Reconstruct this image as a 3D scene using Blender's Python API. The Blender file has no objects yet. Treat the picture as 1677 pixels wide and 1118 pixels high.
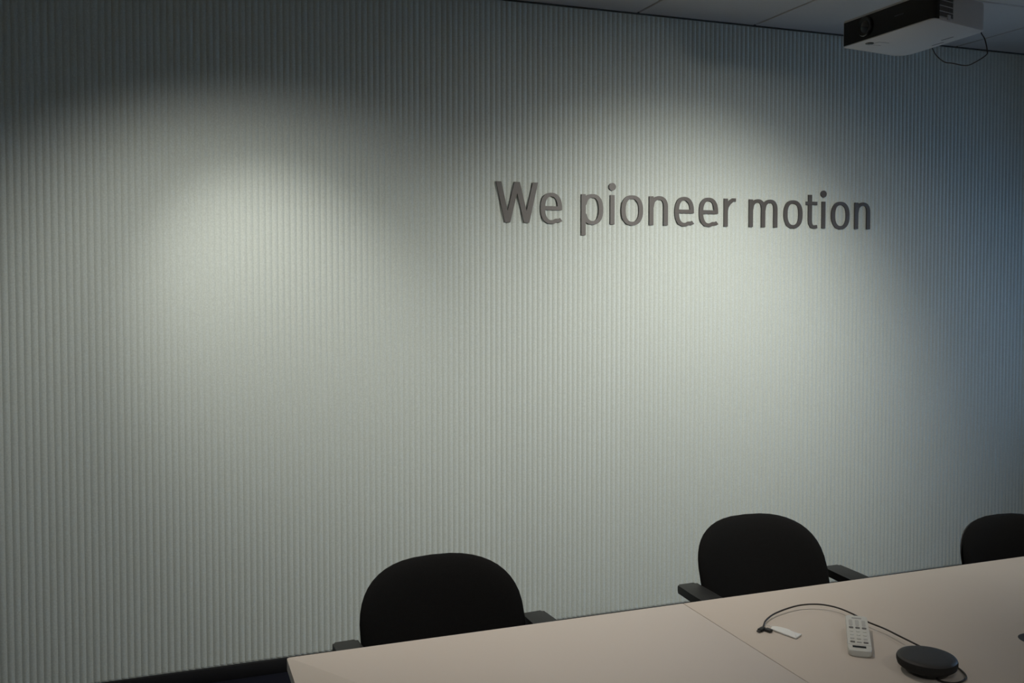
import bpy, bmesh, math, random
from mathutils import Vector, Matrix
from mathutils.geometry import delaunay_2d_cdt

random.seed(7)
C = bpy.context.scene.collection
R = math.radians

# ------------------------------------------------------------------ camera
WALL_Y = 3.87          # face of the ribbed wall
CEIL = 2.771           # underside of the ceiling
cam_d = bpy.data.cameras.new('camera')
cam = bpy.data.objects.new('camera', cam_d)
C.objects.link(cam)
bpy.context.scene.camera = cam
cam.location = (0, 0, 1.608)
cam.rotation_euler = (R(90 - 2.0), 0, R(-20.3))
cam_d.sensor_width = 36
cam_d.lens = 1560 / 1677 * 36
cam_d.shift_y = -59.5 / 1677
cam_d.clip_start = 0.02

# ------------------------------------------------------------------ world, exposure
w = bpy.data.worlds.new('world')
bpy.context.scene.world = w
w.use_nodes = True
w.node_tree.nodes['Background'].inputs[0].default_value = (0.30, 0.48, 0.85, 1)
w.node_tree.nodes['Background'].inputs[1].default_value = 0.25
vs = bpy.context.scene.view_settings
vs.view_transform = 'Standard'; vs.look = 'None'
vs.exposure = 0.0; vs.gamma = 1.0; vs.use_curve_mapping = False

# two track spotlights wash the ribbed wall: (x, y, z of the lamp mouth), beam W, beam angle, beam aim height, spill W, spill angle, spill aim height, sideways turn
SPOTS = (((0.05, 2.77, 2.39), 36, 53, 1.39, 45, 127, 0.20, 0.39),
         ((2.51, 2.14, 2.33), 122, 92, 0.80, 50, 130, 0.31, -0.34))
TABLE_FILL = (1.04, 2.42)     # added unseen lamp, brightens the tabletop
ROOM_FILL = ((-0.35, -0.35), (1.75, -0.75))   # added unseen lamps that lift the ambient level
ROOM_FILL_POWER = 25
WARM = (1.0, 0.965, 0.885)

def lamp_spot(name, loc, power, size, blend, aim, color=WARM, radius=0.035):
    d = bpy.data.lights.new(name, 'SPOT')
    d.energy = power; d.spot_size = R(size); d.spot_blend = blend
    d.color = color; d.shadow_soft_size = radius
    o = bpy.data.objects.new(name, d); C.objects.link(o)
    o.location = loc
    o.rotation_euler = (Vector(aim) - Vector(loc)).to_track_quat('-Z', 'Y').to_euler()
    return o

for p, w1, a1, z1, w2, a2, z2, tx in SPOTS:
    # the reflector's beam and the wider spill around it
    lamp_spot('spotlight_beam', p, w1, a1, 1.0, (p[0] + tx, WALL_Y, z1))
    lamp_spot('spotlight_spill', p, w2, a2, 1.0, (p[0] + tx, WALL_Y, z2))
lamp_spot('table_fill_beam', (*TABLE_FILL, CEIL - 0.03), 61, 69, 1.0, (0.93, 2.35, 0.74), color=(1.0, 0.915, 0.825))  # added warm fill on the tabletop
for x, y in ROOM_FILL:
    lamp_spot('room_fill_beam', (x, y, CEIL - 0.03), ROOM_FILL_POWER, 172, 0.3, (x, y, 0), color=(1.0, 0.985, 0.95), radius=0.05)  # added fill for the dim upper wall and room
# added blue fill for the ribbed wall's right end, behind the added window
ad = bpy.data.lights.new('blue_fill_light', 'AREA')
ad.shape = 'RECTANGLE'; ad.size = 1.1; ad.size_y = 1.2
ad.energy = 10.5; ad.color = (0.36, 0.62, 1.0); ad.spread = R(120)
ao = bpy.data.objects.new('blue_fill_light', ad); C.objects.link(ao)
ao.location = (5.42, 2.75, 1.30)
ao.rotation_euler = (R(90), 0, R(90))

# ------------------------------------------------------------------ materials
def mat(name, col, rough=0.6, metal=0.0, noise=0.0, nscale=200.0, bump=0.0, bscale=None, spec=None, stretch=None, emit=None, coat=0.0):
    m = bpy.data.materials.new(name); m.use_nodes = True
    nt = m.node_tree; b = nt.nodes['Principled BSDF']
    b.inputs['Base Color'].default_value = (*col, 1)
    b.inputs['Roughness'].default_value = rough
    b.inputs['Metallic'].default_value = metal
    if spec is not None: b.inputs['Specular IOR Level'].default_value = spec
    if coat: b.inputs['Coat Weight'].default_value = coat
    if emit:
        b.inputs['Emission Color'].default_value = (*emit[0], 1)
        b.inputs['Emission Strength'].default_value = emit[1]
    if noise or bump:
        tc = nt.nodes.new('ShaderNodeNewGeometry')
        mp = nt.nodes.new('ShaderNodeMapping'); nt.links.new(tc.outputs['Position'], mp.inputs[0])
        if stretch: mp.inputs['Scale'].default_value = stretch
        nz = nt.nodes.new('ShaderNodeTexNoise'); nz.inputs['Scale'].default_value = nscale
        nz.inputs['Detail'].default_value = 4
        nt.links.new(mp.outputs[0], nz.inputs['Vector'])
        if noise:
            cr = nt.nodes.new('ShaderNodeValToRGB')
            cr.color_ramp.elements[0].position = 0.3; cr.color_ramp.elements[1].position = 0.7
            cr.color_ramp.elements[0].color = (*[c * (1 - noise) for c in col], 1)
            cr.color_ramp.elements[1].color = (*[min(1, c * (1 + noise)) for c in col], 1)
            nt.links.new(nz.outputs['Fac'], cr.inputs[0])
            nt.links.new(cr.outputs[0], b.inputs['Base Color'])
        if bump:
            n2 = nt.nodes.new('ShaderNodeTexNoise'); n2.inputs['Scale'].default_value = bscale or nscale
            n2.inputs['Detail'].default_value = 3
            nt.links.new(mp.outputs[0], n2.inputs['Vector'])
            bp = nt.nodes.new('ShaderNodeBump'); bp.inputs['Strength'].default_value = bump
            bp.inputs['Distance'].default_value = 0.001
            nt.links.new(n2.outputs['Fac'], bp.inputs['Height'])
            nt.links.new(bp.outputs[0], b.inputs['Normal'])
    return m

M = dict(
    felt=mat('ribbed_felt', (0.53, 0.575, 0.54), 0.95, noise=0.09, nscale=210, bump=0.15, bscale=500, spec=0.1),
    plaster=mat('painted_plaster', (0.72, 0.73, 0.72), 0.9, noise=0.03, nscale=30),
    tile=mat('ceiling_tile', (0.48, 0.435, 0.39), 0.95, noise=0.03, nscale=260, bump=0.2),
    slab=mat('ceiling_void', (0.10, 0.10, 0.10), 0.9, noise=0.05, nscale=20),
    carpet=mat('navy_carpet', (0.009, 0.010, 0.017), 1.0, noise=0.4, nscale=500, bump=0.8, bscale=600, spec=0.1),
    black_trim=mat('black_trim', (0.006, 0.006, 0.008), 0.6, noise=0.1, nscale=90),
    shadow_trim=mat('dark_grey_trim', (0.05, 0.055, 0.052), 0.7, noise=0.05, nscale=80),
    table=mat('warm_white_laminate', (0.60, 0.535, 0.47), 0.5, noise=0.012, nscale=600, spec=0.3),
    table_edge=mat('table_edge_band', (0.50, 0.46, 0.42), 0.45, noise=0.01, nscale=300),
    grey_metal=mat('grey_powder_coat', (0.35, 0.35, 0.35), 0.4, metal=0.3, noise=0.02, nscale=200),
    fabric=mat('black_fabric', (0.010, 0.010, 0.010), 1.0, noise=0.35, nscale=900, bump=0.6, bscale=1100, spec=0.08),
    plastic=mat('black_plastic', (0.011, 0.011, 0.011), 0.55, noise=0.06, nscale=300, spec=0.4),
    letter=mat('dark_taupe_letter', (0.078, 0.070, 0.064), 0.5, metal=0.0, noise=0.05, nscale=150),
    white_plastic=mat('white_plastic', (0.44, 0.405, 0.365), 0.5, noise=0.015, nscale=120),
    gloss_black=mat('gloss_black', (0.004, 0.004, 0.004), 0.25, noise=0.05, nscale=60),
    glass_dark=mat('lens_glass', (0.003, 0.003, 0.004), 0.06, noise=0.05, nscale=40, coat=0.5),
    dark_grey=mat('dark_grey', (0.03, 0.03, 0.03), 0.6, noise=0.05, nscale=100),
    mark=mat('grey_print', (0.16, 0.155, 0.15), 0.6, noise=0.03, nscale=300),
    soft_mark=mat('pale_grey_print', (0.36, 0.35, 0.34), 0.6, noise=0.03, nscale=300),
    faint_mark=mat('faint_grey_key', (0.47, 0.465, 0.44), 0.5, noise=0.02, nscale=300),
    puck=mat('charcoal_rubber', (0.034, 0.032, 0.030), 0.55, noise=0.10, nscale=900, bump=0.3, bscale=1500),
    puck_side=mat('charcoal_cloth', (0.013, 0.012, 0.011), 0.9, noise=0.2, nscale=900, bump=0.4, bscale=1500),
    cable=mat('black_cable', (0.022, 0.017, 0.014), 0.55, noise=0.05, nscale=300),
    remote=mat('off_white_remote', (0.62, 0.62, 0.575), 0.45, noise=0.01, nscale=300),
    tag=mat('white_tag', (0.78, 0.79, 0.76), 0.5, noise=0.01, nscale=300),
    steel=mat('steel', (0.55, 0.53, 0.5), 0.3, metal=1.0, noise=0.02, nscale=200),
    lit=mat('lit_diffuser', (0.9, 0.9, 0.85), 0.4, noise=0.01, nscale=50, emit=(WARM, 6.0)),
    frame=mat('window_frame_paint', (0.3, 0.3, 0.3), 0.5, noise=0.02, nscale=80),
)
g = bpy.data.materials.new('window_glass'); g.use_nodes = True
gb = g.node_tree.nodes['Principled BSDF']
gb.inputs['Transmission Weight'].default_value = 1; gb.inputs['Roughness'].default_value = 0.02
gb.inputs['IOR'].default_value = 1.01; gb.inputs['Base Color'].default_value = (0.9, 0.95, 1, 1)
M['glass'] = g

# ------------------------------------------------------------------ helpers
def link(name, me, m=None, parent=None, loc=None, rot=None):
    o = bpy.data.objects.new(name, me); C.objects.link(o)
    if m is not None and me is not None:
        me.materials.clear(); me.materials.append(m)
    if parent: o.parent = parent
    if loc: o.location = loc
    if rot: o.rotation_euler = rot
    return o

def finish(name, bm, m, parent=None, smooth=False, loc=None, rot=None, recalc=True):
    if recalc: bmesh.ops.recalc_face_normals(bm, faces=bm.faces)
    me = bpy.data.meshes.new(name); bm.to_mesh(me); bm.free()
    if smooth:
        for p in me.polygons: p.use_smooth = True
        if smooth != 'all':
            try: me.set_sharp_from_angle(angle=R(38))
            except Exception: pass
    return link(name, me, m, parent, loc, rot)

def add_box(bm, x0, x1, y0, y1, z0, z1, bevel=0.0, seg=2, mtx=None):
    r = bmesh.ops.create_cube(bm, size=1.0)
    vs_ = r['verts']
    for v in vs_:
        v.co = Vector(((x0 + x1) / 2 + v.co.x * (x1 - x0), (y0 + y1) / 2 + v.co.y * (y1 - y0), (z0 + z1) / 2 + v.co.z * (z1 - z0)))
    if bevel:
        es = {e for v in vs_ for e in v.link_edges}
        rr = bmesh.ops.bevel(bm, geom=list(es), offset=bevel, segments=seg, profile=0.5, affect='EDGES')
        vs_ = list({v for f in rr['faces'] for v in f.verts} | {v for v in vs_ if v.is_valid})
    if mtx is not None:
        bmesh.ops.transform(bm, matrix=mtx, verts=[v for v in vs_ if v.is_valid])
    return bm

def box(name, dims, m, parent=None, bevel=0.0, **k):
    bm = bmesh.new(); add_box(bm, *dims, bevel=bevel)
    return finish(name, bm, m, parent, smooth=bool(bevel), **k)

def prism(name, pts, z0, z1, m, parent=None, bevel=0.0, seg=2, loc=None, rot=None):
    bm = bmesh.new()
    a = [bm.verts.new((p[0], p[1], z0)) for p in pts]
    b = [bm.verts.new((p[0], p[1], z1)) for p in pts]
    n = len(pts)
    fb = bm.faces.new(a[::-1]); ft = bm.faces.new(b)
    for i in range(n): bm.faces.new((a[i], a[(i + 1) % n], b[(i + 1) % n], b[i]))
    if bevel:
        es = list(set(ft.edges) | set(fb.edges))
        bmesh.ops.bevel(bm, geom=es, offset=bevel, segments=seg, profile=0.5, affect='EDGES')
    return finish(name, bm, m, parent, smooth=True, loc=loc, rot=rot)

def round_poly(pts, rad, n=6):
    out = []
    N = len(pts)
    if not isinstance(rad, (list, tuple)): rad = [rad] * N
    for i in range(N):
        p = Vector(pts[i]); a = Vector(pts[i - 1]); b = Vector(pts[(i + 1) % N]); r = rad[i]
        if r <= 0: out.append(tuple(p)); continue
        da = (a - p).normalized() * r; db = (b - p).normalized() * r
        for k in range(n + 1):
            t = k / n
            out.append(tuple((p + da) * (1 - t) ** 2 + p * 2 * t * (1 - t) + (p + db) * t * t))
    return out

def lathe(name, prof, m, parent=None, n=32, loc=None, rot=None, smooth=True):
    bm = bmesh.new(); rings = []
    for r, z in prof:
        if r < 1e-6: rings.append([bm.verts.new((0, 0, z))])
        else: rings.append([bm.verts.new((r * math.cos(2 * math.pi * i / n), r * math.sin(2 * math.pi * i / n), z)) for i in range(n)])
    for a, b in zip(rings, rings[1:]):
        for i in range(n):
            j = (i + 1) % n
            if len(a) == 1 and len(b) == 1: continue
            if len(a) == 1: bm.faces.new((a[0], b[j], b[i]))
            elif len(b) == 1: bm.faces.new((a[i], a[j], b[0]))
            else: bm.faces.new((a[i], a[j], b[j], b[i]))
    return finish(name, bm, m, parent, smooth=smooth, loc=loc, rot=rot)

def spline(pts, per=8):
    P = [Vector(p) for p in pts]; P = [2 * P[0] - P[1]] + P + [2 * P[-1] - P[-2]]
    out = []
    for i in range(1, len(P) - 2):
        a, b, c, d = P[i - 1:i + 3]
        for k in range(per):
            t = k / per
            out.append(0.5 * (2 * b + (c - a) * t + (2 * a - 5 * b + 4 * c - d) * t * t + (3 * b - a - 3 * c + d) * t ** 3))
    out.append(P[-2]); return out

def tube(name, pts, rad, m, parent=None, n=8, smooth_pts=True, per=8, section=None):
    P = spline(pts, per) if smooth_pts else [Vector(p) for p in pts]
    bm = bmesh.new(); rings = []; prev = None
    for i, p in enumerate(P):
        t = (P[min(i + 1, len(P) - 1)] - P[max(i - 1, 0)]).normalized()
        if prev is None:
            u = t.orthogonal().normalized() if abs(t.z) > .99 else Vector((0, 0, 1)).cross(t).normalized()
        else: u = (prev - t * prev.dot(t)).normalized()
        prev = u; v = t.cross(u)
        r = rad(i / (len(P) - 1)) if callable(rad) else rad
        ra, rb = (r if isinstance(r, tuple) else (r, r))
        rings.append([bm.verts.new(p + u * ra * math.cos(2 * math.pi * k / n) + v * rb * math.sin(2 * math.pi * k / n)) for k in range(n)])
    for a, b in zip(rings, rings[1:]):
        for k in range(n): bm.faces.new((a[k], a[(k + 1) % n], b[(k + 1) % n], b[k]))
    bm.faces.new(rings[0][::-1]); bm.faces.new(rings[-1])
    return finish(name, bm, m, parent, smooth=True)

def empty(name, loc, label, cat, rz=0, group=None):
    o = bpy.data.objects.new(name, None); C.objects.link(o)
    o.location = loc; o.rotation_euler = (0, 0, rz); o.empty_display_size = 0.1
    tag(o, label, cat, group); return o

def tag(o, label=None, cat=None, group=None):
    if label: o['label'] = label
    if cat: o['category'] = cat
    if group: o['group'] = group
    return o

def structure(o, label, cat):
    o['kind'] = 'structure'; return tag(o, label, cat)

def copy_tree(o, parent=None):
    c = o.copy(); C.objects.link(c); c.parent = parent
    for ch in list(o.children): copy_tree(ch, c)
    return c

# ------------------------------------------------------------------ room shell
XL, XR, YB = -1.5, 5.2, -2.4
structure(box('floor', (XL - .1, XR + .1, YB - .1, WALL_Y + .12, -0.1, 0), M['carpet']),
          'dark navy carpet floor under the table and along the wall', 'floor')
structure(box('wall_left', (XL - .1, XL, YB, WALL_Y + .003, 0, CEIL + .1), M['plaster']),
          'plain painted wall at the left end of the room', 'wall')
structure(box('wall_front', (XL - .1, XR + .1, YB - .1, YB, 0, CEIL + .1), M['plaster']),
          'plain painted wall behind the camera', 'wall')

# ribbed wall: a backing board and every rib a piece of its own
RIB = 0.024
wall = structure(box('wall_back', (XL - .1, XR + .1, WALL_Y + .003, WALL_Y + .1, 0, CEIL + .1), M['felt']),
                 'pale grey-green wall covered in narrow vertical ribs', 'wall')
def rib_mesh():
    # one rounded rib, slightly fuller on its right flank, closed at the ends
    prof = []
    for i in range(11):
        t = i / 10
        d = 0.0038 * math.sin(math.pi * t) if 0 < t < 1 else 0.0
        prof.append((-RIB / 2 + RIB * t, 0.003 - d))
    bm = bmesh.new(); z0, z1 = 0.061, CEIL - 0.006
    a = [bm.verts.new((x, y, z0)) for x, y in prof]; b = [bm.verts.new((x, y, z1)) for x, y in prof]
    for i in range(10): bm.faces.new((a[i], a[i + 1], b[i + 1], b[i]))
    bm.faces.new(a[::-1]); bm.faces.new(b)
    me = bpy.data.meshes.new('rib'); bm.to_mesh(me); bm.free()
    for p in me.polygons: p.use_smooth = False
    me.materials.append(M['felt']); return me
rm = rib_mesh()
nrib = int((XR - XL) / RIB)
for i in range(nrib):
    o = bpy.data.objects.new('rib', rm); C.objects.link(o); o.parent = wall
    o.location = (XL + (i + .5) * RIB, WALL_Y, 0)

structure(box('baseboard_back', (XL, XR, WALL_Y - .012, WALL_Y + .003, 0, 0.056), M['black_trim'], bevel=0.002),
          'black baseboard under the ribbed wall', 'baseboard')
structure(box('trim_1', (XL, XR, WALL_Y - .010, WALL_Y + .003, CEIL - 0.004, CEIL + .02), M['shadow_trim']),
          'thin dark trim where the ribbed wall meets the ceiling', 'trim')

# right wall with an unseen window, added to carry the blue glow onto the ribbed wall
wy0, wy1, wz0, wz1 = 2.15, 3.35, 0.75, 1.95
bm = bmesh.new()
add_box(bm, XR, XR + .1, YB, wy0, 0, CEIL + .1)
add_box(bm, XR, XR + .1, wy1, WALL_Y + .003, 0, CEIL + .1)
add_box(bm, XR, XR + .1, wy0, wy1, 0, wz0)
add_box(bm, XR, XR + .1, wy0, wy1, wz1, CEIL + .1)
structure(finish('wall_right', bm, M['plaster']), 'plain painted wall with an added window at the right end of the room', 'wall')
bm = bmesh.new()
for d in ((wy0, wy0 + .05, wz0, wz1), (wy1 - .05, wy1, wz0, wz1), (wy0, wy1, wz0, wz0 + .05), (wy0, wy1, wz1 - .05, wz1)):
    add_box(bm, XR + .02, XR + .07, d[0], d[1], d[2], d[3])
win = structure(finish('added_window_1', bm, M['frame']), 'added grey framed window in the right hand wall', 'window')
box('pane', (XR + .042, XR + .048, wy0 + .05, wy1 - .05, wz0 + .05, wz1 - .05), M['glass'], win)

# ceiling: slab above, tiles with open joints below
ceil = structure(box('ceiling', (XL - .1, XR + .1, YB - .1, WALL_Y + .1, CEIL + .02, CEIL + .12), M['slab']),
                 'suspended ceiling of large pale tiles with thin dark joints', 'ceiling')
TP = 0.6155
xs = [x for x in [2.033 + k * TP for k in range(-8, 8)]]
xs = [XL] + [x for x in xs if XL + .05 < x < XR - .05] + [XR]
ys = [3.185 + k * TP for k in range(-12, 1)]
ys = [YB] + [y for y in ys if y > YB + .05] + [WALL_Y]
tile_cache = {}
def tile(x0, x1, y0, y1):
    gj = 0.0045
    w_, d_ = round(x1 - x0 - 2 * gj, 4), round(y1 - y0 - 2 * gj, 4)
    if (w_, d_) not in tile_cache:
        bm = bmesh.new(); add_box(bm, -w_ / 2, w_ / 2, -d_ / 2, d_ / 2, 0, 0.02)
        bot = min(bm.faces, key=lambda f: f.calc_center_median().z)
        bmesh.ops.bevel(bm, geom=list(bot.edges), offset=0.003, segments=1, affect='EDGES')
        me = bpy.data.meshes.new('ceiling_tile'); bm.to_mesh(me); bm.free(); me.materials.append(M['tile'])
        tile_cache[(w_, d_)] = me
    o = bpy.data.objects.new('ceiling_tile', tile_cache[(w_, d_)]); C.objects.link(o); o.parent = ceil
    o.location = ((x0 + x1) / 2, (y0 + y1) / 2, CEIL)
for i in range(len(xs) - 1):
    for j in range(len(ys) - 1):
        tile(xs[i], xs[i + 1], ys[j], ys[j + 1])

# ------------------------------------------------------------------ added fill downlights and wall spotlights (fixtures above the frame)
def fill_downlight(x, y, label):
    e = empty('fill_downlight', (x, y, CEIL), label, 'ceiling light', group='added round fill downlights')
    lathe('trim_ring', [(0.050, 0.0), (0.062, -0.001), (0.064, -0.006), (0.058, -0.010), (0.050, -0.008), (0.050, 0.0)], M['white_plastic'], e, 32)
    lathe('diffuser', [(0, -0.003), (0.049, -0.003), (0.049, -0.0005), (0, -0.0005)], M['lit'], e, 24)
for k, xy in enumerate(ROOM_FILL):
    fill_downlight(*xy, 'added round fill lamp further back in the room, ' + ('left one', 'right one')[k])
fill_downlight(*TABLE_FILL, 'added round fill lamp above the edge of the table')
def spotlight(p, aim_z, label):
    e = empty('track_spotlight', (p[0], p[1], CEIL), label, 'ceiling light', group='spotlights washing the ribbed wall')
    d = (Vector((p[0], WALL_Y, aim_z)) - Vector(p)).normalized()
    q = d.to_track_quat('-Z', 'Y').to_euler()
    m = Vector(p) - Vector((p[0], p[1], CEIL)) - d * 0.004          # just behind the lamp's mouth
    lathe('head', [(0, .105), (.030, .103), (.036, .095), (.038, .0), (.034, .0), (.030, .02), (.030, .07), (0, .072)], M['plastic'], e, 28, loc=tuple(m + d * -.036), rot=tuple(q))
    lathe('lamp_lens', [(0, .0), (.029, .0), (.029, .003), (0, .003)], M['lit'], e, 24, loc=tuple(m - d * .045), rot=tuple(q))
    t = m - d * .10
    tube('stem', [(t.x, t.y, t.z + .01), (t.x, t.y, -.015)], .007, M['plastic'], e, 10, smooth_pts=False)
    lathe('ceiling_plate', [(0, 0), (.045, 0), (.045, -.014), (.038, -.018), (0, -.018)], M['plastic'], e, 28, loc=(t.x, t.y, 0))
spotlight(SPOTS[0][0], 0.7, 'black spotlight hanging from the ceiling before the left part of the ribbed wall')
spotlight(SPOTS[1][0], 0.2, 'black spotlight hanging from the ceiling beside the projector')

# ------------------------------------------------------------------ lettering
def nib_quads(path, a, b):
    """sweep an elliptical nib along a polyline; returns convex quads"""
    P = [Vector(p) for p in path]; n = len(P); off = []
    for i in range(n):
        t = (P[min(i + 1, n - 1)] - P[max(i - 1, 0)]).normalized()
        nx, ny = -t.y, t.x
        s = math.sqrt(a * a * nx * nx + b * b * ny * ny)
        off.append(Vector((a * a * nx / s, b * b * ny / s)))
    return [[P[i] + off[i], P[i + 1] + off[i + 1], P[i + 1] - off[i + 1], P[i] - off[i]] for i in range(n - 1)]

def arc(cx, cy, rx, ry, a0, a1, n=14, e=2.35):
    out = []
    for k in range(n + 1):
        t = R(a0 + (a1 - a0) * k / n); c, s = math.cos(t), math.sin(t)
        out.append((cx + rx * math.copysign(abs(c) ** (2 / e), c), cy + ry * math.copysign(abs(s) ** (2 / e), s)))
    return out

XH = 0.131; SA, SB = 0.0107, 0.0082
def glyph(ch, x0, x1):
    Q = []; a, b = SA, SB
    S = lambda p, aa=a, bb=b: Q.extend(nib_quads(p, aa, bb))
    lo, hi = b - 0.003, XH - b + 0.002
    cy, ry = (lo + hi) / 2, (hi - lo) / 2
    cx, rx = (x0 + x1) / 2, (x1 - x0) / 2 - a
    stem = lambda x, y0=0, y1=XH: Q.append([Vector((x - a, y0)), Vector((x + a, y0)), Vector((x + a, y1)), Vector((x - a, y1))])
    def arch(xa, xb):
        m_ = (xa + xb) / 2 + .004
        S([(xa, .078), (xa + .003, .094)] + arc(m_, .088, m_ - xa - .002, hi - .088, 165, 90, 7, 2.0)[1:] +
          arc(m_, .084, xb - m_, hi - .084, 90, 0, 8, 2.3)[1:] + [(xb, .04), (xb, 0)])
    if ch == 'o': S(arc(cx, cy, rx, ry, 0, 360, 36))
    elif ch == 'e':
        S([(x0 + a, .066), (x1 - a, .066)], a, .0085)
        S([(x1 - a, .058)] + arc(cx, cy, rx, ry, 8, 300, 30) + [(x1 - .012, .0125), (x1 - .004, .0165)])
    elif ch == 'n': stem(x0 + a); arch(x0 + a, x1 - a)
    elif ch == 'm':
        stem(x0 + a); m_ = (x0 + x1) / 2; arch(x0 + a, m_); arch(m_, x1 - a)
    elif ch == 'p':
        stem(x0 + a, -.050, XH)
        S([(x0 + a, .082)] + arc(cx + .001, cy, rx - .001, ry, 158, -158, 30) + [(x0 + a, .045)])
    elif ch == 'i':
        stem(cx)
        n = 20; c = Vector((cx, .168))
        for k in range(n):
            t0, t1 = 2 * math.pi * k / n, 2 * math.pi * (k + 1) / n
            Q.append([c, c + Vector((math.cos(t0), math.sin(t0))) * .0172, c + Vector((math.cos(t1), math.sin(t1))) * .0172])
    elif ch == 'r':
        stem(x0 + a)
        S([(x0 + a, .074), (x0 + a + .004, .092), (x0 + .026, .108), (x0 + .038, .118), (x0 + .050, hi + .001), (x1, hi + .0005)], a, b)
    elif ch == 't':
        xm = x0 + .024
        S([(xm, .162), (xm, .04), (xm + .002, .022), (xm + .009, .010), (xm + .020, lo + .001), (x1, .0085)])
        S([(x0, XH - .010), (x1, XH - .010)])
    elif ch == 'W':
        H = .175; hw = .0122; w_ = x1 - x0
        X = [x0 + hw, x0 + .272 * w_, x0 + .5 * w_, x0 + .728 * w_, x1 - hw]
        for k in range(4):
            y0, y1 = (H, 0) if k % 2 == 0 else (0, H)
            Q.append([Vector((X[k] - hw, y0)), Vector((X[k] + hw, y0)), Vector((X[k + 1] + hw, y1)), Vector((X[k + 1] - hw, y1))])
    return Q

def point_in(poly, p):
    s = 0
    for i in range(len(poly)):
        a, b = poly[i], poly[(i + 1) % len(poly)]
        c = (b - a).cross(p - a)
        if abs(c) < 1e-12: continue
        if s == 0: s = 1 if c > 0 else -1
        elif (c > 0) != (s > 0): return False
    return True

def letter(ch, x0, x1, parent, y_front, y_back, zb, label):
    Q = glyph(ch, x0, x1)
    V, F = [], []
    for q in Q:
        F.append(list(range(len(V), len(V) + len(q)))); V.extend(q)
    vo, eo, fo, *_ = delaunay_2d_cdt(V, [], F, 0, 1e-5)
    bm = bmesh.new()
    fr = [bm.verts.new((v.x, y_front, zb + v.y)) for v in vo]
    faces = []
    for f in fo:
        c = sum((vo[i] for i in f), Vector((0, 0))) / len(f)
        if any(point_in(q, c) for q in Q):
            try: faces.append(bm.faces.new([fr[i] for i in f]))
            except ValueError: pass
    bmesh.ops.dissolve_limit(bm, angle_limit=R(1), verts=bm.verts, edges=bm.edges)
    r = bmesh.ops.extrude_face_region(bm, geom=bm.faces[:])
    bmesh.ops.translate(bm, vec=(0, y_back - y_front, 0), verts=[v for v in r['geom'] if isinstance(v, bmesh.types.BMVert)])
    bmesh.ops.delete(bm, geom=[v for v in bm.verts if not v.link_faces], context='VERTS')
    me_o = finish('letter', bm, M['letter'], parent)
    me_o['label'] = label
    return me_o

sign = empty('wall_lettering', (0, WALL_Y, 1.821), 'dark raised lettering reading We pioneer motion on the ribbed wall', 'lettering')
TXT = [('W', 1.356, 1.550), ('e', 1.562, 1.664), ('p', 1.757, 1.864), ('i', 1.898, 1.921), ('o', 1.954, 2.064), ('n', 2.096, 2.192),
       ('e', 2.228, 2.329), ('e', 2.357, 2.459), ('r', 2.491, 2.556), ('m', 2.630, 2.790), ('o', 2.826, 2.935), ('t', 2.955, 3.021),
       ('i', 3.047, 3.070), ('o', 3.106, 3.215), ('n', 3.247, 3.342)]
for ch, a, b in TXT:
    letter(ch, a, b, sign, -0.0075, -0.0006, 0.0, 'raised letter ' + ch)

# ------------------------------------------------------------------ table
TZ = 0.74
tb = empty('conference_table', (1.9, 1.35, 0), 'long warm white conference table with a thin seam across its top', 'table')
TX0, TX1, TY0, TY1, SEAM = 0.258, 3.95, 0.62, 2.160, 1.2775
def table_part(name, x0, x1, z0, z1, m, bev, corners):
    pts = round_poly([(x0 - 1.9, TY0 - 1.35), (x1 - 1.9, TY0 - 1.35), (x1 - 1.9, TY1 - 1.35), (x0 - 1.9, TY1 - 1.35)], corners, 4)
    return prism(name, pts, z0, z1, m, tb, bevel=bev)
table_part('tabletop', TX0, SEAM - .0009, TZ - .025, TZ, M['table'], .0015, [.006, 0, 0, .006])
table_part('tabletop', SEAM + .0009, TX1, TZ - .025, TZ, M['table'], .0015, [0, .006, .006, 0])
for x in (0.335, 1.22, 3.0, 3.87):
    bm = bmesh.new()
    add_box(bm, x - 1.93, x - 1.87, -.55, .62, 0, .025, bevel=.004)
    add_box(bm, x - 1.93, x - 1.87, -.45, .55, TZ - .065, TZ - .0255, bevel=.003)
    add_box(bm, x - 1.925, x - 1.875, -.06, .10, .02, TZ - .06, bevel=.006)
    finish('leg_frame', bm, M['grey_metal'], tb, smooth=True)
box('crossbeam', (.37 - 1.9, 3.84 - 1.9, -.03, .05, TZ - .10, TZ - .062), M['grey_metal'], tb, bevel=.003)
gr = lathe('cable_grommet', [(0, .0001), (.034, .0001), (.036, .0005), (.040, .0005), (.041, 0), (0, 0)], M['dark_grey'], tb, 32, loc=(1.935 - 1.9, 1.653 - 1.35, TZ))
gr['label'] = 'dark grommet in the tabletop'

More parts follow.
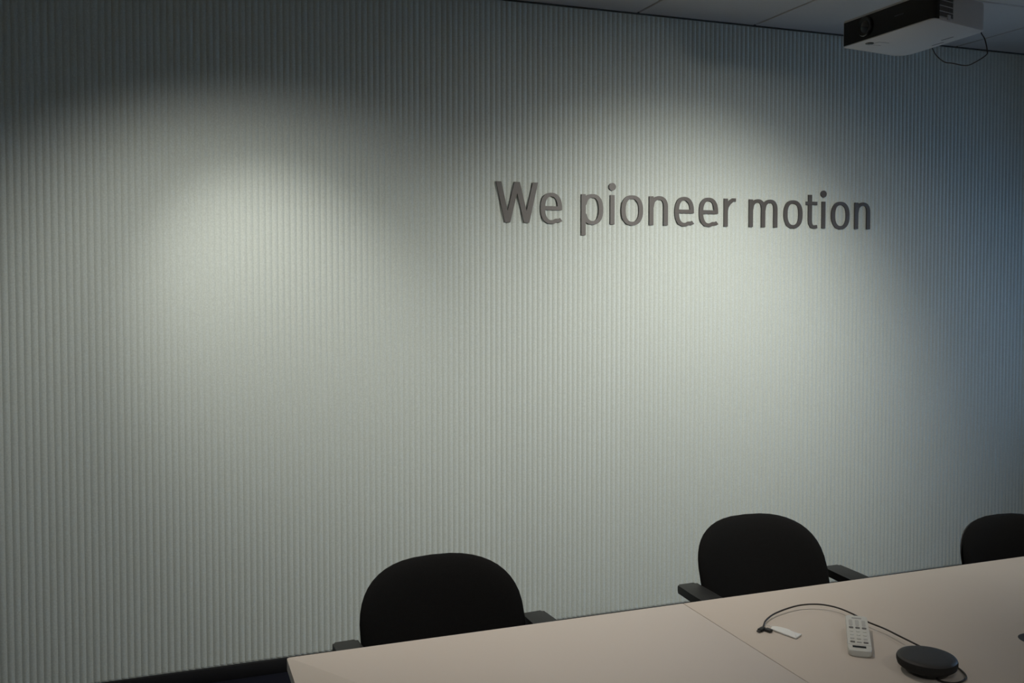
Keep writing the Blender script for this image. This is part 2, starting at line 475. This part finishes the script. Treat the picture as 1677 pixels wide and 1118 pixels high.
# ------------------------------------------------------------------ office chairs
def pillow(name, X, Z, hf, hb, curve, m, parent, zc, lean, y0, na=48, rings=(0, .25, .5, .72, .86, .94, .985, 1.0)):
    """closed cushion: outline functions of angle, front/back thickness, curved about the sitter"""
    bm = bmesh.new()
    def pt(s, a, side):
        x, z = s * X(a), s * Z(a)
        th = (1 - s ** 5) ** 0.5 if s < 1 else 0
        y = -side * (hf if side > 0 else hb) * th - curve * (x / .24) ** 2
        zz = z; y += math.sin(lean) * zz; zz = math.cos(lean) * zz
        return (x, y0 + y, zc + zz)
    top = []
    for side in (1, -1):
        layers = []
        for s in rings[:-1]:
            if s == 0: layers.append([bm.verts.new(pt(0, 0, side))])
            else: layers.append([bm.verts.new(pt(s, 2 * math.pi * k / na, side)) for k in range(na)])
        top.append(layers)
    rim = [bm.verts.new(pt(1, 2 * math.pi * k / na, 1)) for k in range(na)]
    for layers in top:
        L = layers + [rim]
        for a, b in zip(L, L[1:]):
            for k in range(na):
                j = (k + 1) % na
                if len(a) == 1: bm.faces.new((a[0], b[k], b[j]))
                else: bm.faces.new((a[k], b[k], b[j], a[j]))
    return finish(name, bm, m, parent, smooth='all')

def sup(c, e): return math.copysign(abs(c) ** (2 / e), c)
def make_chair(label):
    """origin on the floor below the middle of the backrest; the sitter faces -Y"""
    e = empty('office_chair', (0, 0, 0), label, 'chair', group='black office chairs along the table')
    HW = .231
    def X(a, hw=HW):
        s = math.sin(a); ex = 2.78 if s > 0 else 2.5
        x = hw * sup(math.cos(a), ex)
        return x * (1 - .153 * max(0, -s) ** 1.5)
    def Z(a):
        s = math.sin(a); return (.178 if s > 0 else .245) * sup(s, 2.78 if s > 0 else 2.5)
    pillow('backrest', X, Z, .030, .022, .060, M['fabric'], e, .660, .36, 0)
    pillow('back_shell', lambda a: X(a) * .93, lambda a: Z(a) * .93, .006, .012, .060, M['plastic'], e, .660, .36, .024)
    sx = lambda a: .245 * sup(math.cos(a), 3.2); sy = lambda a: .235 * sup(math.sin(a), 3.2)
    # seat cushion
    bm = bmesh.new(); na = 40; rings = []
    for s, z in ((0, .455), (.6, .458), (.88, .455), (.97, .445), (1.0, .425), (.97, .405), (.9, .398), (0, .398)):
        rings.append([bm.verts.new((s * sx(2 * math.pi * k / na), -.275 + s * sy(2 * math.pi * k / na), z)) for k in range(na)] if s else [bm.verts.new((0, -.275, z))])
    for a, b in zip(rings, rings[1:]):
        for k in range(na):
            j = (k + 1) % na
            if len(a) == 1: bm.faces.new((a[0], b[k], b[j]))
            elif len(b) == 1: bm.faces.new((a[k], b[0], a[j]))
            else: bm.faces.new((a[k], b[k], b[j], a[j]))
    finish('seat', bm, M['fabric'], e, smooth='all')
    bm = bmesh.new(); add_box(bm, -.12, .12, -.40, -.14, .362, .398, bevel=.01)
    finish('tilt_mechanism', bm, M['plastic'], e, smooth=True)
    tube('back_strut', [(0, -.15, .375), (0, -.07, .37), (0, -.035, .42), (0, -.008, .52), (0, .022, .60)], lambda t: (.03, .008), M['plastic'], e, 10)
    for s in (-1, 1):
        # flat pad with squared rear end, running towards the table
        pts = round_poly([(-.033, -.028), (.033, -.028), (.036, -.13), (.034, -.265), (-.034, -.265), (-.036, -.13)], [.008, .008, .02, .02, .02, .02], 4)
        arm = prism('armrest', pts, -.024, 0, M['plastic'], e, bevel=.006, seg=3, loc=(s * .266, 0, .658))
        tube('arm_support', [(-s * .002, -.09, -.022), (s * .004, -.11, -.10), (s * .004, -.14, -.20), (-s * .03, -.16, -.275), (-s * .15, -.17, -.280)],
             lambda t: (.022, .009), M['plastic'], arm, 10)
    lathe('gas_lift', [(0, .365), (.014, .365), (.014, .22), (.025, .218), (.025, .085), (0, .085)], M['steel'], e, 20, loc=(0, -.27, 0))
    lathe('base_hub', [(0, .125), (.034, .125), (.042, .11), (.042, .075), (0, .075)], M['plastic'], e, 20, loc=(0, -.27, 0))
    for k in range(5):
        a = R(90 + 72 * k + 36); dx, dy = math.cos(a), math.sin(a)
        leg = tube('base_leg', [(dx * .03, -.27 + dy * .03, .10), (dx * .16, -.27 + dy * .16, .090), (dx * .29, -.27 + dy * .29, .070)],
                   lambda t: (.020 - .008 * t, .014 - .004 * t), M['plastic'], e, 10)
        cst = lathe('caster', [(0, .011), (.018, .011), (.0255, .008), (.0265, 0), (.0255, -.008), (.018, -.011), (0, -.011)], M['plastic'], leg, 20,
                    loc=(dx * .285, -.27 + dy * .285, .0265), rot=(R(90), 0, a))
        # short pin joining caster and leg
        tube('caster_pin', [(dx * .285, -.27 + dy * .285, .030), (dx * .285, -.27 + dy * .285, .072)], .006, M['steel'], leg, 8, smooth_pts=False)
    return e
ch1 = make_chair('black office chair nearest the left end of the table')
ch2 = copy_tree(ch1); ch2['label'] = 'middle black office chair, below the lettering, both armrests in view'
ch3 = copy_tree(ch1); ch3['label'] = 'black office chair at the right edge of the picture, cut off by it'
ch1.location = (.700, 2.465, 0); ch1.rotation_euler.z = .055
ch2.location = (1.763, 2.538, 0); ch2.rotation_euler.z = -.01
ch3.location = (2.530, 2.256, 0); ch3.rotation_euler.z = -.013

# ------------------------------------------------------------------ ceiling projector
pj = empty('ceiling_projector', (2.58, 2.77, CEIL), 'white ceiling projector with black glossy front hanging near the ribbed wall', 'projector')
def L(p): return (p[0] - 2.58, p[1] - 2.77)
quad = [L(p) for p in ((2.424, 2.512), (2.726, 2.585), (2.746, 3.005), (2.421, 2.958))]   # near-front, near-rear, far-rear, far-front
zb, zt = 2.45 - CEIL, 2.546 - CEIL
body = prism('body', round_poly(quad, [.028, .022, .05, .006], 6), zb, zt, M['white_plastic'], pj, bevel=.006, seg=3)
# glossy black front: follows the lens side and wraps round the near corner
def offset_face(name, path, z0, z1, thick, m, parent):
    """thin shell along a plan path, thickness outwards (to the left of travel)"""
    bm = bmesh.new(); n = len(path); P = [Vector(p) for p in path]; inn, out = [], []
    for i, p in enumerate(P):
        t = (P[min(i + 1, n - 1)] - P[max(i - 1, 0)]).normalized(); nn = Vector((-t.y, t.x))
        q = p + nn * thick; p2 = p - nn * .002
        inn.append((bm.verts.new((p2.x, p2.y, z0)), bm.verts.new((p2.x, p2.y, z1))))
        out.append((bm.verts.new((q.x, q.y, z0)), bm.verts.new((q.x, q.y, z1))))
    for i in range(n - 1):
        bm.faces.new((inn[i][0], inn[i + 1][0], inn[i + 1][1], inn[i][1])); bm.faces.new((out[i][0], out[i][1], out[i + 1][1], out[i + 1][0]))
        bm.faces.new((inn[i][0], out[i][0], out[i + 1][0], inn[i + 1][0])); bm.faces.new((inn[i][1], inn[i + 1][1], out[i + 1][1], out[i][1]))
    for i in (0, -1): bm.faces.new((inn[i][0], inn[i][1], out[i][1], out[i][0]))
    return finish(name, bm, m, parent, smooth=True)
rq = round_poly(quad, [.028, .022, .05, .006], 6)
corner = rq[:7]           # rounding at near-front
front_path = [tuple(Vector(rq[-1]).lerp(Vector(corner[0]), .004))] + [tuple(Vector(rq[-1]).lerp(Vector(corner[0]), k / 6)) for k in range(1, 6)] + list(corner)
fp = [front_path[::-1][i] for i in range(len(front_path))]
fpan = offset_face('front_panel', fp, zb + .003, zt - .008, .0025, M['gloss_black'], pj); fpan['label'] = 'glossy black front panel'
# lens in the far third of the front
ld = (Vector(rq[-1]) - Vector(corner[0])).normalized(); ln = Vector((-1, 0))
lc = Vector(rq[-1]) - ld * .118
lens = lathe('lens', [(0, .0065), (.022, .005), (.026, .0075), (.033, .0085), (.036, .006), (.036, -.004), (0, -.004)], M['gloss_black'], pj, 36,
             loc=(lc.x - .002, lc.y, (zb + zt) / 2 + .001), rot=(0, R(-90), 0))
lathe('lens_glass', [(0, .009), (.012, .0082), (.0215, .0055), (0, .0045)], M['glass_dark'], lens, 28)
mk = Vector(rq[-1]) - ld * .285
box('logo_mark', (mk.x - .0036, mk.x - .0022, mk.y - .022, mk.y + .022, zb + .048, zb + .052), M['dark_grey'], pj)
# vent grille on the near side, beside the front
sd = (Vector(quad[1]) - Vector(quad[0])).normalized(); sn = Vector((sd.y, -sd.x))
s0 = Vector(corner[-1])
Mx = Matrix(((sd.x, -sn.x, 0, s0.x), (sd.y, -sn.y, 0, s0.y), (0, 0, 1, 0), (0, 0, 0, 1)))   # local x along side, y into the body
def side_box(bm, x0, x1, d0, d1, z0, z1): add_box(bm, x0, x1, -d1, -d0, z0, z1, mtx=Mx)
vx0, vx1 = .002, .082
bm = bmesh.new(); side_box(bm, vx0, vx1, -.002, .0006, zb + .010, zt - .010)
grille = finish('vent_grille', bm, M['gloss_black'], pj); grille['label'] = 'dark air vent grille on the near side'
for k in range(12):
    bm = bmesh.new(); x = vx0 + .0065 * (k + .3)
    side_box(bm, x, x + .0018, .0, .0024, zb + .010, zt - .010); finish('vent_bar', bm, M['mark'], grille)
for k in range(5):
    bm = bmesh.new(); z = zb + .010 + (zt - zb - .022) * (k / 4)
    side_box(bm, vx0, vx1, .0, .0028, z, z + .0022); finish('vent_bar', bm, M['soft_mark'], grille)
bm = bmesh.new(); side_box(bm, vx0 + .045, vx0 + .062, .0, .004, zb + .006, zb + .022); finish('lock_slot', bm, M['soft_mark'], pj)
# underside details: adjusting foot recess, panel outline, printed strips
fo = Vector(rq[-1]) - ld * .085 + Vector((.045, 0))
ft = lathe('adjuster_foot', [(0, -.003), (.013, -.003), (.0155, -.001), (.0155, .004), (0, .004)], M['gloss_black'], pj, 24, loc=(fo.x, fo.y, zb - .0002))
for (x0, x1, y0, y1) in ((.062, .110, -.115, -.112), (.062, .064, -.115, -.07), (.062, .110, -.072, -.07)):
    px = Vector(rq[-1]) + Vector((x0, y0))
    box('cover_seam', (px.x, px.x + x1 - x0, px.y, px.y + y1 - y0, zb - .0008, zb + .001), M['mark'], pj)
box('printed_strip', (.098, .104, -.085, -.030, zb - .0008, zb + .001), M['mark'], pj)
box('printed_strip', (.128, .133, -.010, .045, zb - .0008, zb + .001), M['mark'], pj)
# mount to the ceiling
lathe('mount_plate', [(0, 0), (.075, 0), (.075, -.010), (.068, -.016), (.03, -.018), (0, -.018)], M['white_plastic'], pj, 32, loc=(.01, .0, 0))
lathe('mount_pole', [(0, -.015), (.02, -.015), (.02, zt + .02), (0, zt + .02)], M['white_plastic'], pj, 24, loc=(.01, .0, 0))
bm = bmesh.new()
add_box(bm, -.09, .11, -.06, .06, zt + .012, zt + .022, bevel=.002)
for sx_, sy_ in ((-1, -1), (-1, 1), (1, -1), (1, 1)):
    add_box(bm, .01 + sx_ * .085 - .008, .01 + sx_ * .085 + .008, sy_ * .05 - .008, sy_ * .05 + .008, zt - .002, zt + .014)
finish('mount_bracket', bm, M['white_plastic'], pj)
pc = tube('hanging_cable', [(a - 2.58, b - 2.77, c - CEIL) for a, b, c in
          ((2.735, 2.925, 2.480), (2.757, 2.895, 2.462), (2.752, 2.862, 2.457), (2.74, 2.826, 2.420), (2.74, 2.787, 2.387), (2.74, 2.746, 2.373), (2.74, 2.683, 2.352), (2.74, 2.640, 2.356),
           (2.74, 2.594, 2.371), (2.74, 2.590, 2.386), (2.74, 2.600, 2.425), (2.742, 2.618, 2.452), (2.742, 2.63, 2.475), (2.728, 2.64, 2.49))], .0021, M['cable'], pj, 8)
pc['label'] = 'thin black cable looping below the projector'

# ------------------------------------------------------------------ objects on the table
# speakerphone puck
PC = Vector((1.552, 1.600, TZ))
sp = empty('speakerphone', PC, 'round charcoal speakerphone puck on the table with its cable', 'speakerphone')
lathe('base', [(0, .0), (.040, .0), (.044, .003), (.046, .010), (.044, .014), (0, .014)], M['gloss_black'], sp, 40)
lathe('side_ring', [(0, .010), (.044, .010), (.0530, .0115), (.0600, .017), (.0622, .024), (.0622, .030), (.0605, .0335), (0, .0335)], M['puck_side'], sp, 56)
tp = lathe('top_cover', [(0, .0375), (.045, .0374), (.0535, .0366), (.0590, .0352), (.0610, .0330), (.0605, .0315), (0, .0315)], M['puck'], sp, 56)
tp['label'] = 'slightly lighter flat top'
cb = tube('cable', [(p[0] - PC.x, p[1] - PC.y, p[2] - TZ) for p in
     ((1.550, 1.585, .7450), (1.540, 1.560, .7430), (1.545, 1.540, .7430), (1.563, 1.530, .7430), (1.590, 1.535, .7430), (1.612, 1.552, .7430), (1.625, 1.585, .7440), (1.620, 1.625, .7500),
      (1.610, 1.660, .7580), (1.609, 1.700, .7590), (1.613, 1.745, .7570), (1.618, 1.803, .7545), (1.613, 1.857, .7535), (1.6155, 1.915, .7535),
      (1.609, 1.965, .7530), (1.585, 1.999, .7525), (1.545, 2.014, .7515), (1.500, 2.011, .7500), (1.441, 1.993, .7480),
      (1.398, 1.967, .7460), (1.376, 1.945, .7440), (1.362, 1.930, .7440))], .0021, M['cable'], sp, 8)
# plug: strain relief, moulded shell and metal tongue
d = Vector((1.333, 1.922, 0)) - Vector((1.376, 1.945, 0)); ang = math.atan2(d.y, d.x)
pl = box('plug', (-.003, .020, -.006, .006, -.0032, .0034), M['plastic'], sp, bevel=.002, loc=(1.364 - PC.x, 1.930 - PC.y, .0037), rot=(0, 0, ang))
pl['label'] = 'black moulded plug at the cable end'
box('plug_tip', (.019, .0275, -.0042, .0042, -.0013, .0013), M['dark_grey'], pl, bevel=.0009)
pb = box('cable_clip', (-.008, .009, -.007, .006, -.0035, .0035), M['dark_grey'], sp, bevel=.002, loc=(1.3685 - PC.x, 1.915 - PC.y, .0042), rot=(0, 0, R(-70)))
pb['label'] = 'small dark adapter beside the plug'
tg = prism('cable_tag', round_poly([(1.3775 - PC.x, 1.9195 - PC.y), (1.3815 - PC.x, 1.9125 - PC.y), (1.400 - PC.x, 1.8505 - PC.y), (1.4275 - PC.x, 1.8655 - PC.y), (1.4165 - PC.x, 1.886 - PC.y), (1.4175 - PC.x, 1.903 - PC.y), (1.4045 - PC.x, 1.9275 - PC.y), (1.392 - PC.x, 1.934 - PC.y)], [.003, .003, .0005, .001, .004, .004, .006, .005], 3),
           .0016, .0046, M['tag'], sp, bevel=.0006)
tg['label'] = 'white tag fastened to the cable end'
tube('tag_loop', [(1.392 - PC.x, 1.930 - PC.y, .0038), (1.385 - PC.x, 1.937 - PC.y, .0050), (1.3775 - PC.x, 1.942 - PC.y, .0060)], .0009, M['tag'], sp, 6)

# remote control, its far end resting on the cable
far = Vector((1.5785, 1.8560, .7655)); near = Vector((1.4710, 1.7140, .7475))
rdir = (near - far); rl = rdir.length; rdir.normalize()
side = Vector((0, 0, 1)).cross(rdir).normalized(); upv = rdir.cross(side).normalized()
rc = empty('remote_control', (0, 0, 0), 'white projector remote control leaning on the black cable', 'remote control')
rc.matrix_world = Matrix.Translation((far + near) / 2) @ Matrix((side, rdir, upv)).transposed().to_4x4()
hl = rl / 2
prism('body', round_poly([(-.0245, -hl), (.0245, -hl), (.0255, hl), (-.0255, hl)], [.005, .005, .011, .011], 5), -.0065, .0075, M['remote'], rc, bevel=.003, seg=3)
def rb(name, x, y, sx_, sy_, m, h=.0088, r=.4):
    rr = min(sx_, sy_) * r
    prism(name, round_poly([(x - sx_ / 2, y - sy_ / 2), (x + sx_ / 2, y - sy_ / 2), (x + sx_ / 2, y + sy_ / 2), (x - sx_ / 2, y + sy_ / 2)], rr, 3), .0070, h, m, rc)
def Y_(t): return -hl + 2 * hl * t
rb('printed_mark', .000, Y_(.075), .022, .006, M['soft_mark'], .0077, .1)
cols = (.0145, -.0, -.0145)
for c in cols:
    rb('rocker_button', c, Y_(.22), .0085, .030, M['faint_mark'], .0080)
    rb('oval_button', c, Y_(.365), .0100, .0075, M['mark'])
    rb('button', c, Y_(.46), .0085, .0085, M['remote'], .0086)
    rb('button', c, Y_(.56), .0085, .0085, M['remote'], .0086)
    rb('small_button', c, Y_(.675), .0095, .0055, M['faint_mark'], .0084)
for c in (cols[0], cols[2]): rb('oval_button', c, Y_(.77), .0105, .0065, M['mark'])
rb('small_button', cols[1], Y_(.77), .0105, .0045, M['soft_mark'], .0084)
rb('indicator_window', -.001, Y_(.895), .029, .0085, M['gloss_black'], .0082, .1)
bm = bmesh.new(); add_box(bm, -.0245, .0245, Y_(.835), Y_(.84), .0072, .0078); finish('cover_seam', bm, M['soft_mark'], rc)
